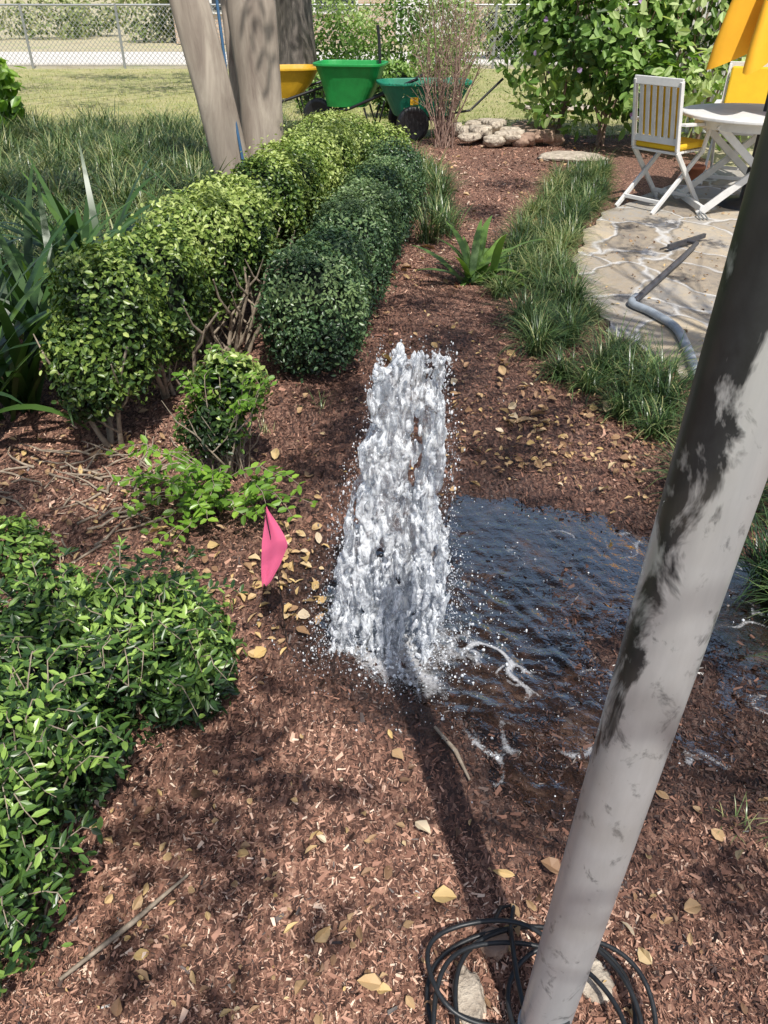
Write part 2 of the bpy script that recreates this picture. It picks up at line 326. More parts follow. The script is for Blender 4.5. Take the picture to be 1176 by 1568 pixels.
def sprays(par,base,k,azr,Lr,H,leaf,wid,mat,z0=.1,nl=14,stem=M['stem'],tm=.5):
    mb=MB(); P=[];Lv=[]
    for _ in range(k):
        a=rng.uniform(*azr); b=np.array(base)+rng.normal(0,.03,3)*[1,1,0]; L_=rng.uniform(*Lr); hh=rng.uniform(*H); pts=[]
        for t in np.linspace(0,1,8):
            pts.append(b+np.array([math.cos(a)*L_*t,math.sin(a)*L_*t,hh*math.sin(t*2.0)/.95+z0*(t)-.0]))
        pts=np.array(pts)+rng.normal(0,.006,(8,3)); pts[:,2]=np.maximum(pts[:,2],.01); mb.tube([tuple(q) for q in pts],[.0030-.0003*i for i in range(8)],5)
        for t in np.linspace(.2,1,nl):
            q=np.array([np.interp(t*7,range(8),pts[:,i]) for i in range(3)])
            for s_ in(-1,1):
                d=np.array([-math.sin(a)*s_,math.cos(a)*s_,.3])+np.array([math.cos(a),math.sin(a),0])*.6+rng.normal(0,.25,3); P.append(q); Lv.append(d)
    P=np.array(P);Lv=np.array(Lv);n=len(P)
    mb.obj('branches',[stem],par)
    scatter('spray_leaves',P,rng.normal(0,.4,(n,3))+np.array([0,-.1,1]),Lv,leaf*rng.uniform(.7,1.15,n),wid*rng.uniform(.7,1.15,n),M[mat],np.clip(rng.normal(tm,.25,n),0,1),parent=par)
row1=[(-1.08,2.93,.51,.18,.19,.27),(-1.16,2.80,.36,.12,.12,.20),(-1.0,3.34,.49,.20,.26,.27),(-.90,3.85,.52,.22,.29,.26),(-.73,3.98,.59,.15,.19,.16),(-.82,4.38,.49,.22,.30,.27),(-.72,4.9,.52,.22,.30,.26),(-.62,5.4,.49,.22,.30,.26),(-.54,5.95,.50,.21,.30,.25),(-.44,6.5,.45,.21,.31,.25),(-.36,7.1,.43,.20,.33,.24)]
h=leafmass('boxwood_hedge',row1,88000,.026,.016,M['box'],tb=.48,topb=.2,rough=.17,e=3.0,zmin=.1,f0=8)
stems(h,[(-1.12,2.85),(-1.0,3.3),(-.86,3.75),(-.80,3.70),(-.74,3.80),(-.7,4.4)],.5,4,.013,M['stem'],.2)
row2=[(-.35,3.58,.32,.23,.23,.29),(-.29,4.02,.29,.21,.25,.27),(-.20,4.5,.32,.21,.29,.27),(-.13,5.05,.30,.20,.30,.26),(-.04,5.6,.32,.21,.30,.26),(.03,6.15,.29,.20,.30,.25),(.10,6.75,.29,.21,.34,.25)]
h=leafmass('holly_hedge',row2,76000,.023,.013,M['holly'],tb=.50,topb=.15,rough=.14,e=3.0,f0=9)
stems(h,[(-.35,3.6),(-.25,4.2)],.3,4,.01,M['stem'])
h=leafmass('young_boxwood',[(-.58,2.66,.38,.14,.12,.12),(-.64,2.56,.24,.13,.11,.13)],4200,.026,.016,M['box'],tb=.5,core=False,deep=.8,rough=.25,e=2)
stems(h,[(-.60,2.6),(-.56,2.64)],.34,4,.006,M['stem'],.1)
sprays(h,(-.58,2.38,.02),36,(2.8,6.1),(.14,.40),(.05,.26),.040,.025,'bright',z0=.0,nl=9)
sprays(h,(-.60,2.58,.02),24,(0,6.28),(.06,.20),(.25,.42),.032,.020,'bright',z0=.05,nl=10,tm=.35)
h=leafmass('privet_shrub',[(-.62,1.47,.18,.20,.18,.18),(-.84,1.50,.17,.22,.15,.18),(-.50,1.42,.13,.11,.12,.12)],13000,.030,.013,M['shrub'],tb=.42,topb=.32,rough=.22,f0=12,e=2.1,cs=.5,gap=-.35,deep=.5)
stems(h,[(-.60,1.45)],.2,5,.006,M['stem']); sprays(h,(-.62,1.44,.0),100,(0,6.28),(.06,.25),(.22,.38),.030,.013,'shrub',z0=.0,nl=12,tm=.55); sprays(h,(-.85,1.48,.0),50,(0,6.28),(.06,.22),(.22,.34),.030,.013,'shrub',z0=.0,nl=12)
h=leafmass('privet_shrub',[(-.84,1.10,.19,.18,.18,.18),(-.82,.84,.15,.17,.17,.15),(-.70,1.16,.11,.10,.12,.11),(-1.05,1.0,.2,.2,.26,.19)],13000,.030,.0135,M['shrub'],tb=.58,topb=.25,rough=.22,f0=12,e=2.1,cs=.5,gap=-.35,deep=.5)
sprays(h,(-.80,1.06,.0),80,(0,6.28),(.06,.24),(.22,.38),.031,.014,'shrub',z0=.0,nl=12,tm=.62); sprays(h,(-.80,.84,.0),40,(0,6.28),(.06,.22),(.15,.3),.031,.014,'shrub',z0=.0,nl=12,tm=.55)
h=leafmass('small_groundcover_shrub',[(-1.22,1.98,.07,.12,.12,.10)],1500,.03,.016,M['shrub'],tb=.5,core=False)
mb=MB()
for i in range(60):
    x=rng.uniform(-1.5,-.75); y=rng.uniform(2.1,2.8); a=rng.uniform(0,6.28); p=Vector((x,y,.02)); pts=[p]
    for j in range(4): p=p+Vector((math.cos(a)*.05,math.sin(a)*.05,rng.uniform(-.01,.025))); a+=rng.normal(0,.35); pts.append(p)
    mb.tube(pts,[.006,.005,.004,.003,.002],5)
for (x0,y0,x1,y1) in [(.13,1.33,.205,1.17),(-.62,.72,-.42,.93)]:
    mb.tube([(x0,y0,.03),((x0+x1)/2+.01,(y0+y1)/2,.035),(x1,y1,.03)],[.004,.006,.003],6)
mb.obj('fallen_twigs',[M['stem']])
# ------------------------------------------------------------------ liriope
def clumps(name,C,nb,L,w,mat,tb=.45,K=5,r=.05,spread=(.05,.5),bend=(.7,1.9),par=None,zb=.0,cv=.1):
    n=len(C)*nb; B=np.repeat(C,nb,axis=0)+np.c_[rng.normal(0,r,(n,2)),np.zeros(n)]; B[:,2]=zb
    az=rng.uniform(0,2*np.pi,n); cs=np.repeat(rng.uniform(.7,1.2,len(C)),nb)
    ct=np.repeat(rng.normal(0,cv,len(C)),nb)
    return blades(name,B,az,L*cs*rng.uniform(.6,1.15,n),np.full(n,w)*rng.uniform(.7,1.2,n),rng.uniform(*spread,n),rng.uniform(*bend,n),K,mat,np.clip(tb+ct+rng.normal(0,.19,n)+(rng.random(n)<.07)*.5,0,1),par)
C=[]
for y in np.arange(1.25,8.6,.26):
    for k in range(3): C.append((strip(y)+(-.10,.06,.22)[k]+rng.normal(0,.035),y+rng.normal(0,.07),0))
C=[c for c in C if not(2.5<c[1]<2.72)]
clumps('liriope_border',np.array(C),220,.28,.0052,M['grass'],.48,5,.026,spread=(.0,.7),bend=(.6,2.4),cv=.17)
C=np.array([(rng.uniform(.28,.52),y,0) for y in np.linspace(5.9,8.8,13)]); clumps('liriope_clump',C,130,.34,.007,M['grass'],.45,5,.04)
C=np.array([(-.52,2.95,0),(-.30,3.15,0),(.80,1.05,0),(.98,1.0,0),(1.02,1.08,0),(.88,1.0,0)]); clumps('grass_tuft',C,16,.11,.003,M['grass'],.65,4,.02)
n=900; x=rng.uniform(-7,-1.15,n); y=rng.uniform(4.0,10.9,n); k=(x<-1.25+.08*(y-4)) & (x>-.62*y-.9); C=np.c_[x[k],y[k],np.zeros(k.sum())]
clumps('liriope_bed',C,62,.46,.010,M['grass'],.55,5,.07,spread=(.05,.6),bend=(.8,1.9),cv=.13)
def crinum(name,c,n,L,w,tb=.5,lean=None,spread=(.1,.6),bend=(.4,1.5)):
    B=np.tile(np.array(c,float),(n,1))+np.c_[rng.normal(0,.04,(n,2)),np.zeros(n)]; az=rng.uniform(0,6.28,n)
    return blades(name,B,az,L*rng.uniform(.65,1.1,n),w*rng.uniform(.75,1.15,n),rng.uniform(*spread,n),rng.uniform(*bend,n),9,M['crinum'],np.clip(tb+rng.normal(0,.2,n),0,1))
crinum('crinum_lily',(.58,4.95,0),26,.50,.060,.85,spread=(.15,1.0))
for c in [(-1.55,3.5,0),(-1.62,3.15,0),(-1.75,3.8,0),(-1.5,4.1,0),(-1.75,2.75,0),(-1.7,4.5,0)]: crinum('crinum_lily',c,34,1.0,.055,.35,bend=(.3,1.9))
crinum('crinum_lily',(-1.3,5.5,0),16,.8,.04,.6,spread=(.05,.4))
# ------------------------------------------------------------------ lawn
m=NT('lawn'); p=m.pos(); n=m.noise(p,1.3,6,.7); n2=m.noise(p,40,3,.7); m.set(Base_Color=m.mix(.35,m.ramp(n,[(.35,(.22,.26,.07)),(.6,(.46,.40,.20))]),m.ramp(n2,[(.3,(.12,.14,.04)),(.7,(.48,.44,.22))])),Roughness=.95)
lawn=MB(); lawn.add([(-22,10.6,-.01),(16,10.6,-.01),(16,21,-.01),(-22,21,-.01)],[(0,1,2,3)]); lawn=lawn.obj('lawn',[m.mat])
n=52000; y=np.exp(rng.uniform(np.log(10.7),np.log(20.8),n)); x=rng.uniform(-.58,.42,n)*y; B=np.c_[x,y,np.full(n,-.01)]
a=sn(B,.9,30); blades('grass_blades',B,rng.uniform(0,6.28,n),rng.uniform(.03,.07,n),np.full(n,.012),rng.uniform(.1,.9,n),rng.uniform(.2,.8,n),2,M['lawnb'],np.clip(.5+.25*a+rng.normal(0,.2,n)-.35*(x>0),0,1),lawn)
m=simple('concrete',(.70,.66,.60),.9,c2=(.56,.53,.47),scale=3)
mb=MB(); mb.box((-4,24.2,0),(50,4.2,.04)); mb.obj('driveway',[m])
def farshrub(name,blobs,n,l,mat='far',tb=.5,core=True,**k): return leafmass(name,blobs,n,l,l*.6,M[mat],tb=tb,core=core,rough=.16,deep=.5,f0=2.5,**k)
bl=[(x+rng.uniform(-.8,.8),33+rng.uniform(-2,3.5),rng.uniform(.4,.9),rng.uniform(.8,1.7),.9,rng.uniform(.6,1.4)) for x in np.arange(-24,-6,2.2)]
farshrub('neighbour_shrubs',bl,12000,.18,tb=.62,e=2,core=False)
bl=[(x,23+rng.uniform(-.6,1.0),rng.uniform(.5,.9),rng.uniform(.7,1.1),.8,rng.uniform(.7,1.2)) for x in np.arange(3.2,15,1.2)]
farshrub('back_shrubs',bl,18000,.14,tb=.6,e=2)
farshrub('garden_shrub',[(-.6,15.5,.6,.5,.5,.7),(.25,16.3,.8,.7,.5,.9),(1.3,18.5,.8,.7,.5,.9),(.9,14.6,.5,.45,.4,.55),(-1.0,17.5,.7,.6,.5,.8)],9500,.08,'big',.5,core=False,e=2)
farshrub('garden_shrub',[(-1.0,13.2,.25,.35,.3,.3),(.15,12.8,.35,.4,.3,.4)],3500,.06,'big',.4,e=2)
farshrub('border_shrub',[(-.42,7.9,.27,.34,.4,.24),(-.05,8.3,.25,.32,.35,.22),(-.5,8.8,.27,.38,.45,.24)],16000,.035,'box',.45)
farshrub('yellow_shrub',[(-5.0,10.6,.5,.5,.4,.5),(-5.6,10.3,.45,.5,.4,.45)],2200,.17,'bright',.6,core=False,e=2)
bl=[(2.35,10.2,1.05,.75,.7,.85),(3.3,10.4,1.4,.85,.7,1.1),(2.9,9.6,.65,.65,.5,.45),(3.9,10.3,1.75,.8,.6,.9),(2.0,11.0,1.3,.6,.6,.9),(4.8,10.0,1.7,.9,.6,1.0),(2.6,10.7,2.1,.9,.7,.7),(3.9,9.2,.7,.5,.4,.5)]
h=leafmass('flowering_shrub',bl,11500,.13,.08,M['big'],tb=.58,topb=.15,rough=.26,deep=.8,f0=3,up=.6,core=False,e=2,gap=-.35)
stems(h,[(2.6,10.2),(3.2,10.3),(3.8,10.3),(2.2,10.8),(4.6,10.2)],1.6,7,.015,M['twig'],.5)
n=36; i=rng.integers(0,len(bl),n); b=np.array(bl)[i]; d=nrm(rng.normal(size=(n,3))); d[:,1]=-abs(d[:,1]); P=b[:,:3]+d*b[:,3:6]*1.05
scatter('flowers',P,d,rng.normal(size=(n,3)),.06,.07,M['flower'],rng.random(n),parent=h)
mb=MB()
for i in range(46):
    a=rng.uniform(0,6.28); sp=rng.uniform(.05,.5); p=Vector((.68+rng.normal(0,.05),10.0+rng.normal(0,.05),0)); pts=[p]; H=rng.uniform(.8,1.9)
    for j in range(6): p=p+Vector((math.cos(a)*sp/6+rng.normal(0,.03),math.sin(a)*sp/6+rng.normal(0,.03),H/6)); pts.append(p)
    mb.tube(pts,[.008,.007,.006,.006,.005,.004,.002],5)
    for j in (3,4,5,6):
        for _ in range(3):
            q=pts[j]; e_=Vector((rng.normal(0,.1),rng.normal(0,.1),rng.uniform(.05,.25))); mb.tube([q,q+e_*.5,q+e_],[.003,.0025,.0015],4)
tw=mb.obj('twiggy_bush',[M['twig']])
n=1400; P=np.c_[rng.normal(.72,.22,n),rng.normal(10,.2,n),rng.uniform(.4,1.8,n)]; scatter('leaves',P,rng.normal(size=(n,3)),rng.normal(size=(n,3)),.03,.015,M['far'],rng.random(n),parent=tw)
# ------------------------------------------------------------------ trees
def barkmat(name,c1,c2,scale,st,b=.6):
    m=NT(name); p=m.pos(st,obj=True); n=m.noise(p,scale,6,.65,.6); m.set(Base_Color=m.ramp(n,[(.3,c1),(.5,tuple((a+b_)/2 for a,b_ in zip(c1,c2))),(.68,c2)]),Roughness=.8); m.bump(n,b,.02); return m.mat
bk=barkmat('crape_bark',(.20,.155,.125),(.48,.41,.33),5,(1.8,1.8,.3),.35)
bk2=barkmat('oak_bark',(.05,.04,.035),(.26,.22,.19),9,(1.5,1.5,.3),1.0)
def trunk(mb,pts,rad,n=28,flute=.1,ph=0):
    P=np.array(pts,float); k=30; t=np.linspace(0,len(P)-1,k); loops=[]
    from math import cos,sin
    for tt in t:
        c=[np.interp(tt,range(len(P)),P[:,i]) for i in range(3)]; r=np.interp(tt,range(len(P)),rad)
        loops.append([(c[0]+r*(1+flute*sin(3*a+ph+tt*.5)+flute*.5*sin(5*a+2*ph))*cos(a),c[1]+r*(1+flute*sin(3*a+ph+tt*.5)+flute*.5*sin(5*a+2*ph))*sin(a),c[2]) for a in np.linspace(0,2*np.pi,n,endpoint=False)])
    mb.loft(loops)
def crown(par,clist,forks,leaf=.085,nl=150,rb=.016,mat='canopy',sd=.55):
    mb=MB(); Ps=[]
    for c in clist:
        c=np.array(c,float); f_=min(forks,key=lambda q:np.linalg.norm(np.array(q)-c[:3])); f_=np.array(f_,float); mid=(f_+c[:3])/2+np.array([rng.normal(0,.15),rng.normal(0,.15),.35])
        q1=(f_*.6+mid*.4)+rng.normal(0,.05,3)
        mb.tube([f_,q1,mid,(mid+c[:3])/2+rng.normal(0,.06,3),c[:3]],[rb*2,rb*1.5,rb,rb*.7,rb*.4],6)
        k=int(nl*(c[3]/.35)**2); d=nrm(rng.normal(size=(k,3)))*(rng.random((k,1))**.5)
        lob=1+.35*sn(d,3.0,int(abs(c[0]*100))%50+200)
        Ps.append(c[:3]+d*lob[:,None]*c[3]*np.array([1.1,1.1,.6])*sd/.5)
        for _ in range(5):
            e=rng.normal(0,.6,3)*c[3]; mb.tube([c[:3],c[:3]+e*.5+rng.normal(0,.03,3),c[:3]+e],[rb*.35,rb*.25,.002],4)
    mb.obj('limbs',[bk2],par)
    P=np.concatenate(Ps); k=len(P); scatter('leaves',P,rng.normal(size=(k,3))*.7+np.array([0,0,1.]),rng.normal(size=(k,3)),leaf*rng.uniform(.6,1.2,k),leaf*.5*rng.uniform(.7,1.2,k),M[mat],rng.random(k),parent=par)
ct=empty('crape_myrtle_tree')
mb=MB()
trunk(mb,[(-1.04,5.85,-.05),(-1.07,5.85,.5),(-1.13,5.8,1.0),(-1.21,5.78,1.5),(-1.4,5.75,2.4),(-1.8,5.7,3.2)],[.14,.118,.112,.11,.08,.05],ph=1,flute=.14)
trunk(mb,[(-.84,5.98,-.05),(-.85,5.98,.5),(-.84,6.0,1.0),(-.85,6.0,1.5),(-.8,6.05,2.4),(-.6,6.2,3.2)],[.16,.135,.135,.15,.10,.05],ph=2.2,flute=.14)
trunk(mb,[(-.98,6.15,-.05),(-1.0,6.2,.5),(-1.02,6.3,1.0),(-1.05,6.4,1.5),(-1.2,6.6,2.6),(-1.2,6.8,3.2)],[.11,.09,.085,.08,.06,.04],ph=.4)
mb.obj('trunk',[bk],ct)
cl=[(rng.uniform(-4.2,.6),rng.uniform(4.2,9.0),rng.uniform(3.4,4.6),rng.uniform(.3,.5)) for _ in range(26)]
crown(ct,cl,[(-1.8,5.7,3.2),(-.6,6.2,3.2),(-1.2,6.8,3.2)],nl=150)
mb=MB(); mb.tube([(-.93,5.76,.05),(-.97,5.76,.6),(-1.03,5.80,1.1),(-1.06,5.84,1.7)],.010,8); mb.obj('blue_pole',[M['blue']])
bt=empty('large_tree'); mb=MB(); trunk(mb,[(-1.6,16,-.1),(-1.6,16,1),(-1.65,16,3),(-1.7,16,4.5)],[.42,.33,.31,.28],flute=.08); mb.obj('trunk',[bk2],bt)
cl=[(rng.uniform(-6.5,1.5),rng.uniform(10,17),rng.uniform(5,7.5),rng.uniform(.5,.9)) for _ in range(26)]
crown(bt,cl,[(-1.7,16,4.4)],leaf=.16,nl=32,rb=.03)
st=empty('shade_tree'); mb=MB(); trunk(mb,[(2.3,-3.4,-.1),(2.3,-3.3,1),(2.35,-3.1,2.4),(2.4,-2.6,3.4)],[.3,.24,.2,.15]); trunk(mb,[(2.4,-2.7,3.2),(2.5,-1.5,4.0),(2.65,.0,4.5),(2.7,1.2,4.7)],[.12,.07,.045,.03]); mb.obj('trunk',[bk2],st)  # unseen tree, its leaf clumps placed to drop shade on chosen ground spots
SH=[(-.40,1.30,.16),(-.26,1.15,.11),(-.42,1.02,.14),(-.30,.92,.09),(-.33,.66,.08),(-.13,.82,.05),(-.08,1.14,.045),(-.30,1.5,.07),(.74,.92,.08),(.98,1.0,.11),(1.05,.8,.10),(-.55,1.05,.1),(-.5,.78,.09),
    (-.28,2.62,.17),(-.12,2.95,.20),(-.2,3.3,.2),(.50,2.75,.16),(.66,3.05,.16),(.95,3.2,.12),(.25,3.5,.18),(.4,3.95,.2),(.65,4.3,.18),(.2,4.6,.2),(.45,5.2,.2),(.75,5.8,.2),(.3,5.9,.2),(.8,6.9,.3),(1.2,8,.3),
    (-.45,3.75,.16),(-.25,4.2,.18),(-.3,4.8,.18),(-.05,5.3,.18),(-.1,5.9,.2),(-.72,4.6,.13),(-.95,4.2,.11),(-.6,5.5,.15),(-.8,3.6,.11),(-.5,6.4,.17),
    (.45,1.95,.12),(.66,2.1,.12),(.85,1.95,.14),(.5,1.62,.08),(.95,1.65,.11),(.70,1.75,.09),(-1.3,3.3,.18),(-1.7,3.4,.3),(-1.4,2.4,.22),(-1.9,4.2,.3),(-1.05,2.2,.16),(-.8,2.3,.10),(-1.2,2.75,.13),
    (-.62,1.8,.11),(-.88,1.6,.12),(-.95,1.25,.08),(2.0,4.3,.16),(2.6,5.2,.2),(1.8,5.6,.14),(2.9,4.3,.2),(2.2,6.4,.18),(1.45,4.6,.09),(1.9,5.0,.1),(1.6,4.0,.1),(1.25,4.1,.1),(1.25,1.5,.13),(1.5,3.6,.09),(1.9,6.3,.13),(2.4,5.8,.1)]
for _ in range(10): SH.append((rng.uniform(-4,-1.8),rng.uniform(3.5,8),rng.uniform(.25,.4)))
cl=[]
for gx,gy,r in SH:
    hh=rng.uniform(2.5,3.2) if gy<2.2 else rng.uniform(2.8,3.7); cl.append((gx+.167*hh,gy-.553*hh,hh,r*1.0))
crown(st,cl,[(2.4,-2.6,3.4),(2.5,-1.5,4.0),(2.65,.0,4.5),(2.7,1.2,4.7)],leaf=.05,nl=950,rb=.006,sd=.5)
# ------------------------------------------------------------------ pole
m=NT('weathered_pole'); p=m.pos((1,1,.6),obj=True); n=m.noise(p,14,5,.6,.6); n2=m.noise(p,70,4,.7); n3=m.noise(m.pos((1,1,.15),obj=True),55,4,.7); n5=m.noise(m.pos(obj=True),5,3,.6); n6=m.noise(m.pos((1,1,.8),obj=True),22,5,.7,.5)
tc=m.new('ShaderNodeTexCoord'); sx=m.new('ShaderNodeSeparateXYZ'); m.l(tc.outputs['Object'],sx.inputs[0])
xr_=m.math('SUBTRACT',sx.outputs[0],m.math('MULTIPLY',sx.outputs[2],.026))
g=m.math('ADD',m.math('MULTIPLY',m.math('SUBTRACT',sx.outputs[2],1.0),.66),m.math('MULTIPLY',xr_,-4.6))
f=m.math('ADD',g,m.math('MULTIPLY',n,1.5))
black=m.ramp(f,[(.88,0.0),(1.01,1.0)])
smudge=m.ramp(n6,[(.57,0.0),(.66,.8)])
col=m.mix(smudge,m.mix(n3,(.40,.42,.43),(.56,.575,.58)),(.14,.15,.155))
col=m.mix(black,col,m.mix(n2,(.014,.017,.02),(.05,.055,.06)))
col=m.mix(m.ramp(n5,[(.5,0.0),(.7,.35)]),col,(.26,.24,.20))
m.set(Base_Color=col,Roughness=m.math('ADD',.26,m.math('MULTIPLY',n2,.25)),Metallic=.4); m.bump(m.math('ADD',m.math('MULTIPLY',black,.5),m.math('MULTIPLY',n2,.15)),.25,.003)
pole=empty('metal_pole'); 
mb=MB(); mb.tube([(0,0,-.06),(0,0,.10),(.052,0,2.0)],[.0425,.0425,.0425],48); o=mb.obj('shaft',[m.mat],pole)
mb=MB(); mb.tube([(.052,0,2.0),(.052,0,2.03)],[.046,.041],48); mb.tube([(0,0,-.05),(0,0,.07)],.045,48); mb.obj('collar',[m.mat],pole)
mb=MB(); mb.box((.014,-.0405,.17),(.022,.008,.012),m=0); mb.obj('slot',[M['black']],pole)
pole.location=(.284,.625,0)
mb=MB()
for (cx,cy,rx,ry,ph,z0) in [(.27,.66,.19,.17,.3,.02),(.29,.63,.165,.20,1.0,.035),(.25,.62,.17,.17,2.0,.05),(.20,.72,.12,.10,.6,.06),(.36,.64,.13,.15,0,.045)]:
    pts=[]
    for i in range(61):
        a=ph+i/60*2*math.pi*1.02; pts.append((cx+rx*math.cos(a)*(1+.05*math.sin(3*a+ph)),cy+ry*math.sin(a)*(1+.06*math.cos(2*a)),z0+.015*math.sin(2*a+ph)+.012))
    mb.tube(pts,.0048,8)
mb.tube([(.22,.82,.05),(.24,.86,.03),(.27,.87,.02),(.25,.80,.06),(.245,.7,.09),(.25,.62,.1)],.0048,8)
mb.obj('cable_coil',[M['rubber']])
def rock(name,c,s,mat,seed,k=1):
    import bmesh
    bm=bmesh.new(); bmesh.ops.create_icosphere(bm,subdivisions=5 if s[0]<.06 else 4,radius=1)
    V=np.array([v.co for v in bm.verts]); d=1+.26*sn(V,1.6,seed)+.12*sn(V,4,seed+1)+.05*sn(V,11,seed+2)+.03*sn(V,25,seed+3)
    V=V*d[:,None]; V[:,2]=np.clip(V[:,2],-.8,.7+.06*V[:,0])
    for v,q in zip(bm.verts,V): v.co=Vector(q*np.array(s))+Vector(c)
    me=bpy.data.meshes.new(name); bm.to_mesh(me); me.materials.append(mat); me.polygons.foreach_set('use_smooth',[True]*len(me.polygons)); o=bpy.data.objects.new(name,me); return link(o)
rock('limestone_rock',(.160,.70,.010),(.032,.068,.035),M['rock'],44)
rock('limestone_rock',(.41,.73,.005),(.034,.038,.028),M['rock'],41)
rock('limestone_rock',(.22,.80,.005),(.03,.035,.028),M['rock2'],46)
pr=empty('rock_pile')
for i in range(46):
    x=rng.uniform(.85,2.15); y=rng.uniform(10.0,11.0); o=rock('rock',(x,y,.07+rng.uniform(0,.14)*(1-abs(x-1.4))),rng.uniform(.06,.13,3)*np.array([1.2,1,.7]),M['rock'] if (x<1.55) else M['rock2'],50+i); o.parent=pr
rock('stepping_stone',(2.05,9.3,.04),(.38,.26,.04),M['rock'],90); rock('stepping_stone',(2.75,13.6,.03),(.6,.4,.05),M['rock'],91)
# ------------------------------------------------------------------ marker flag
m=NT('pink_flag'); m.set(Base_Color=(.95,.17,.33),Roughness=.45); t=m.new('ShaderNodeBsdfTranslucent'); t.inputs[0].default_value=(.98,.20,.38,1); x=m.new('ShaderNodeMixShader'); x.inputs[0].default_value=.3; m.l(m.b.outputs[0],x.inputs[1]); m.l(t.outputs[0],x.inputs[2]); m.l(x.outputs[0],m.out.inputs[0])
fl=empty('marker_flag'); mb=MB(); mb.tube([(-.285,1.66,0),(-.29,1.655,.25),(-.305,1.65,.475)],.0015,6); mb.obj('wire',[M['black']],fl)
zz=np.linspace(.475,.245,24); ws=np.interp(zz,[.245,.26,.31,.37,.40,.46,.475],[.010,.024,.050,.070,.056,.014,.003]); off=np.interp(zz,[.245,.30,.38,.475],[-.030,-.029,-.022,-.004])
V=[];K=13
for z_,w_,o_ in zip(zz,ws,off):
    for j in range(K):
        u=j/(K-1); V.append((-.302+o_+u*w_*1.0,1.645-.005*math.sin(u*6+z_*10)*min(1,w_/.03)+.004*u+(z_-.36)*.15,z_+ .012*math.sin(u*3)))
V=np.array(V); I=np.arange(24*K).reshape(24,K); F=np.stack([I[:-1,:-1],I[:-1,1:],I[1:,1:],I[1:,:-1]],-1).reshape(-1,4); npmesh('cloth',V,F,m.mat,None,True,fl)
# ------------------------------------------------------------------ puddle
nr,na=130,640; aa=np.linspace(-np.pi,np.pi,na,endpoint=False); rr=np.linspace(0,1.06,nr)
pa=np.arctan2(PUD[:,1]-PC[1],PUD[:,0]-PC[0]); pr_=np.hypot(PUD[:,0]-PC[0],PUD[:,1]-PC[1]); o=np.argsort(pa); pa=pa[o];pr_=pr_[o]
br=np.interp(aa,np.r_[pa[-1]-2*np.pi,pa,pa[0]+2*np.pi],np.r_[pr_[-1],pr_,pr_[0]])
x=(PC[0]+rr[:,None]*br*np.cos(aa)).ravel(); y=(PC[1]+rr[:,None]*br*np.sin(aa)).ravel()
P0=np.stack([x,y,x*0],1)
def foamf(x,y):
    P0=np.stack([x,y,x*0],1); ds=np.hypot(x-.03,y-1.66)
    a1=sn(P0,6,67)+.5*sn(P0,17,68)+.3*sn(P0,43,69); a2=sn(P0,9,77)+.5*sn(P0,25,78)+.3*sn(P0,60,79)
    fil=np.maximum(np.exp(-(a1/.13)**2),.8*np.exp(-(a2/.10)**2))*np.clip(.65+.7*sn(P0,30,80),0,1)
    reg=.30+.75*np.exp(-((y-1.22)/.10)**2)*(x>.05)+.75*np.clip((x-.75)/.3,0,1)+.35*np.clip(1-np.abs(y-2.25-.1*sn(P0,4,66))/.15,0,1)+.75*np.exp(-((x-.40)/.24)**2-((y-1.62)/.2)**2)
    return np.clip(1.0*np.exp(-(ds/.17)**2)+fil*np.clip(reg,0,1),0,1)
ds=np.hypot(x-.03,y-1.66); amp=.0022+.008*np.exp(-ds/.25)
z=-.001+amp*(sn(P0,30,60)*.7+sn(P0,75,61)*.5)+.0006*sn(P0,150,64)+.0022*sn(P0,9,63)
foam=foamf(x,y)
I=np.arange(nr*na).reshape(nr,na); J=np.roll(I,-1,1); F=np.stack([I[:-1],J[:-1],J[1:],I[1:]],-1).reshape(-1,4)
m=NT('muddy_water'); p=m.pos(); n1=m.noise(p,40,8,.8,.8); n2=m.noise(p,130,5,.75,.5); n3=m.noise(p,6,7,.7,.8)
fo=m.math('ADD',m.math('MULTIPLY',m.tint(),.5),m.math('ADD',m.math('MULTIPLY',n1,.5),m.math('MULTIPLY',n2,.5)))
fm=m.ramp(fo,[(.70,0.0),(.98,1.0)])
bn=m.new('ShaderNodeBump'); bn.inputs['Strength'].default_value=.6; bn.inputs['Distance'].default_value=.008; m.l(n2,bn.inputs['Height'])
bw=m.new('ShaderNodeBump'); bw.inputs['Strength'].default_value=.5; bw.inputs['Distance'].default_value=.006; m.l(m.noise(p,50,3,.6,.6),bw.inputs['Height'])
tr=m.new('ShaderNodeBsdfTransparent'); tr.inputs[0].default_value=(.66,.58,.50,1)
mud=m.new('ShaderNodeBsdfDiffuse'); m.l(m.ramp(n3,[(.38,(.010,.010,.012)),(.52,(.045,.030,.024)),(.64,(.17,.105,.075))]),mud.inputs[0])
x0=m.new('ShaderNodeMixShader'); m.l(m.ramp(n3,[(.36,.55),(.5,.2),(.68,.6)]),x0.inputs[0]); m.l(tr.outputs[0],x0.inputs[1]); m.l(mud.outputs[0],x0.inputs[2])
gl=m.new('ShaderNodeBsdfGlossy'); gl.inputs['Roughness'].default_value=.06; gl.inputs[0].default_value=(.80,.76,.70,1); m.l(bw.outputs[0],gl.inputs['Normal'])
fr=m.new('ShaderNodeFresnel'); fr.inputs[0].default_value=1.33; m.l(bw.outputs[0],fr.inputs['Normal'])
x1=m.new('ShaderNodeMixShader'); m.l(m.math('MULTIPLY',fr.outputs[0],.6),x1.inputs[0]); m.l(x0.outputs[0],x1.inputs[1]); m.l(gl.outputs[0],x1.inputs[2])
m.set(Base_Color=(.62,.62,.63),Roughness=.3); m.l(bn.outputs[0],m.b.inputs['Normal'])
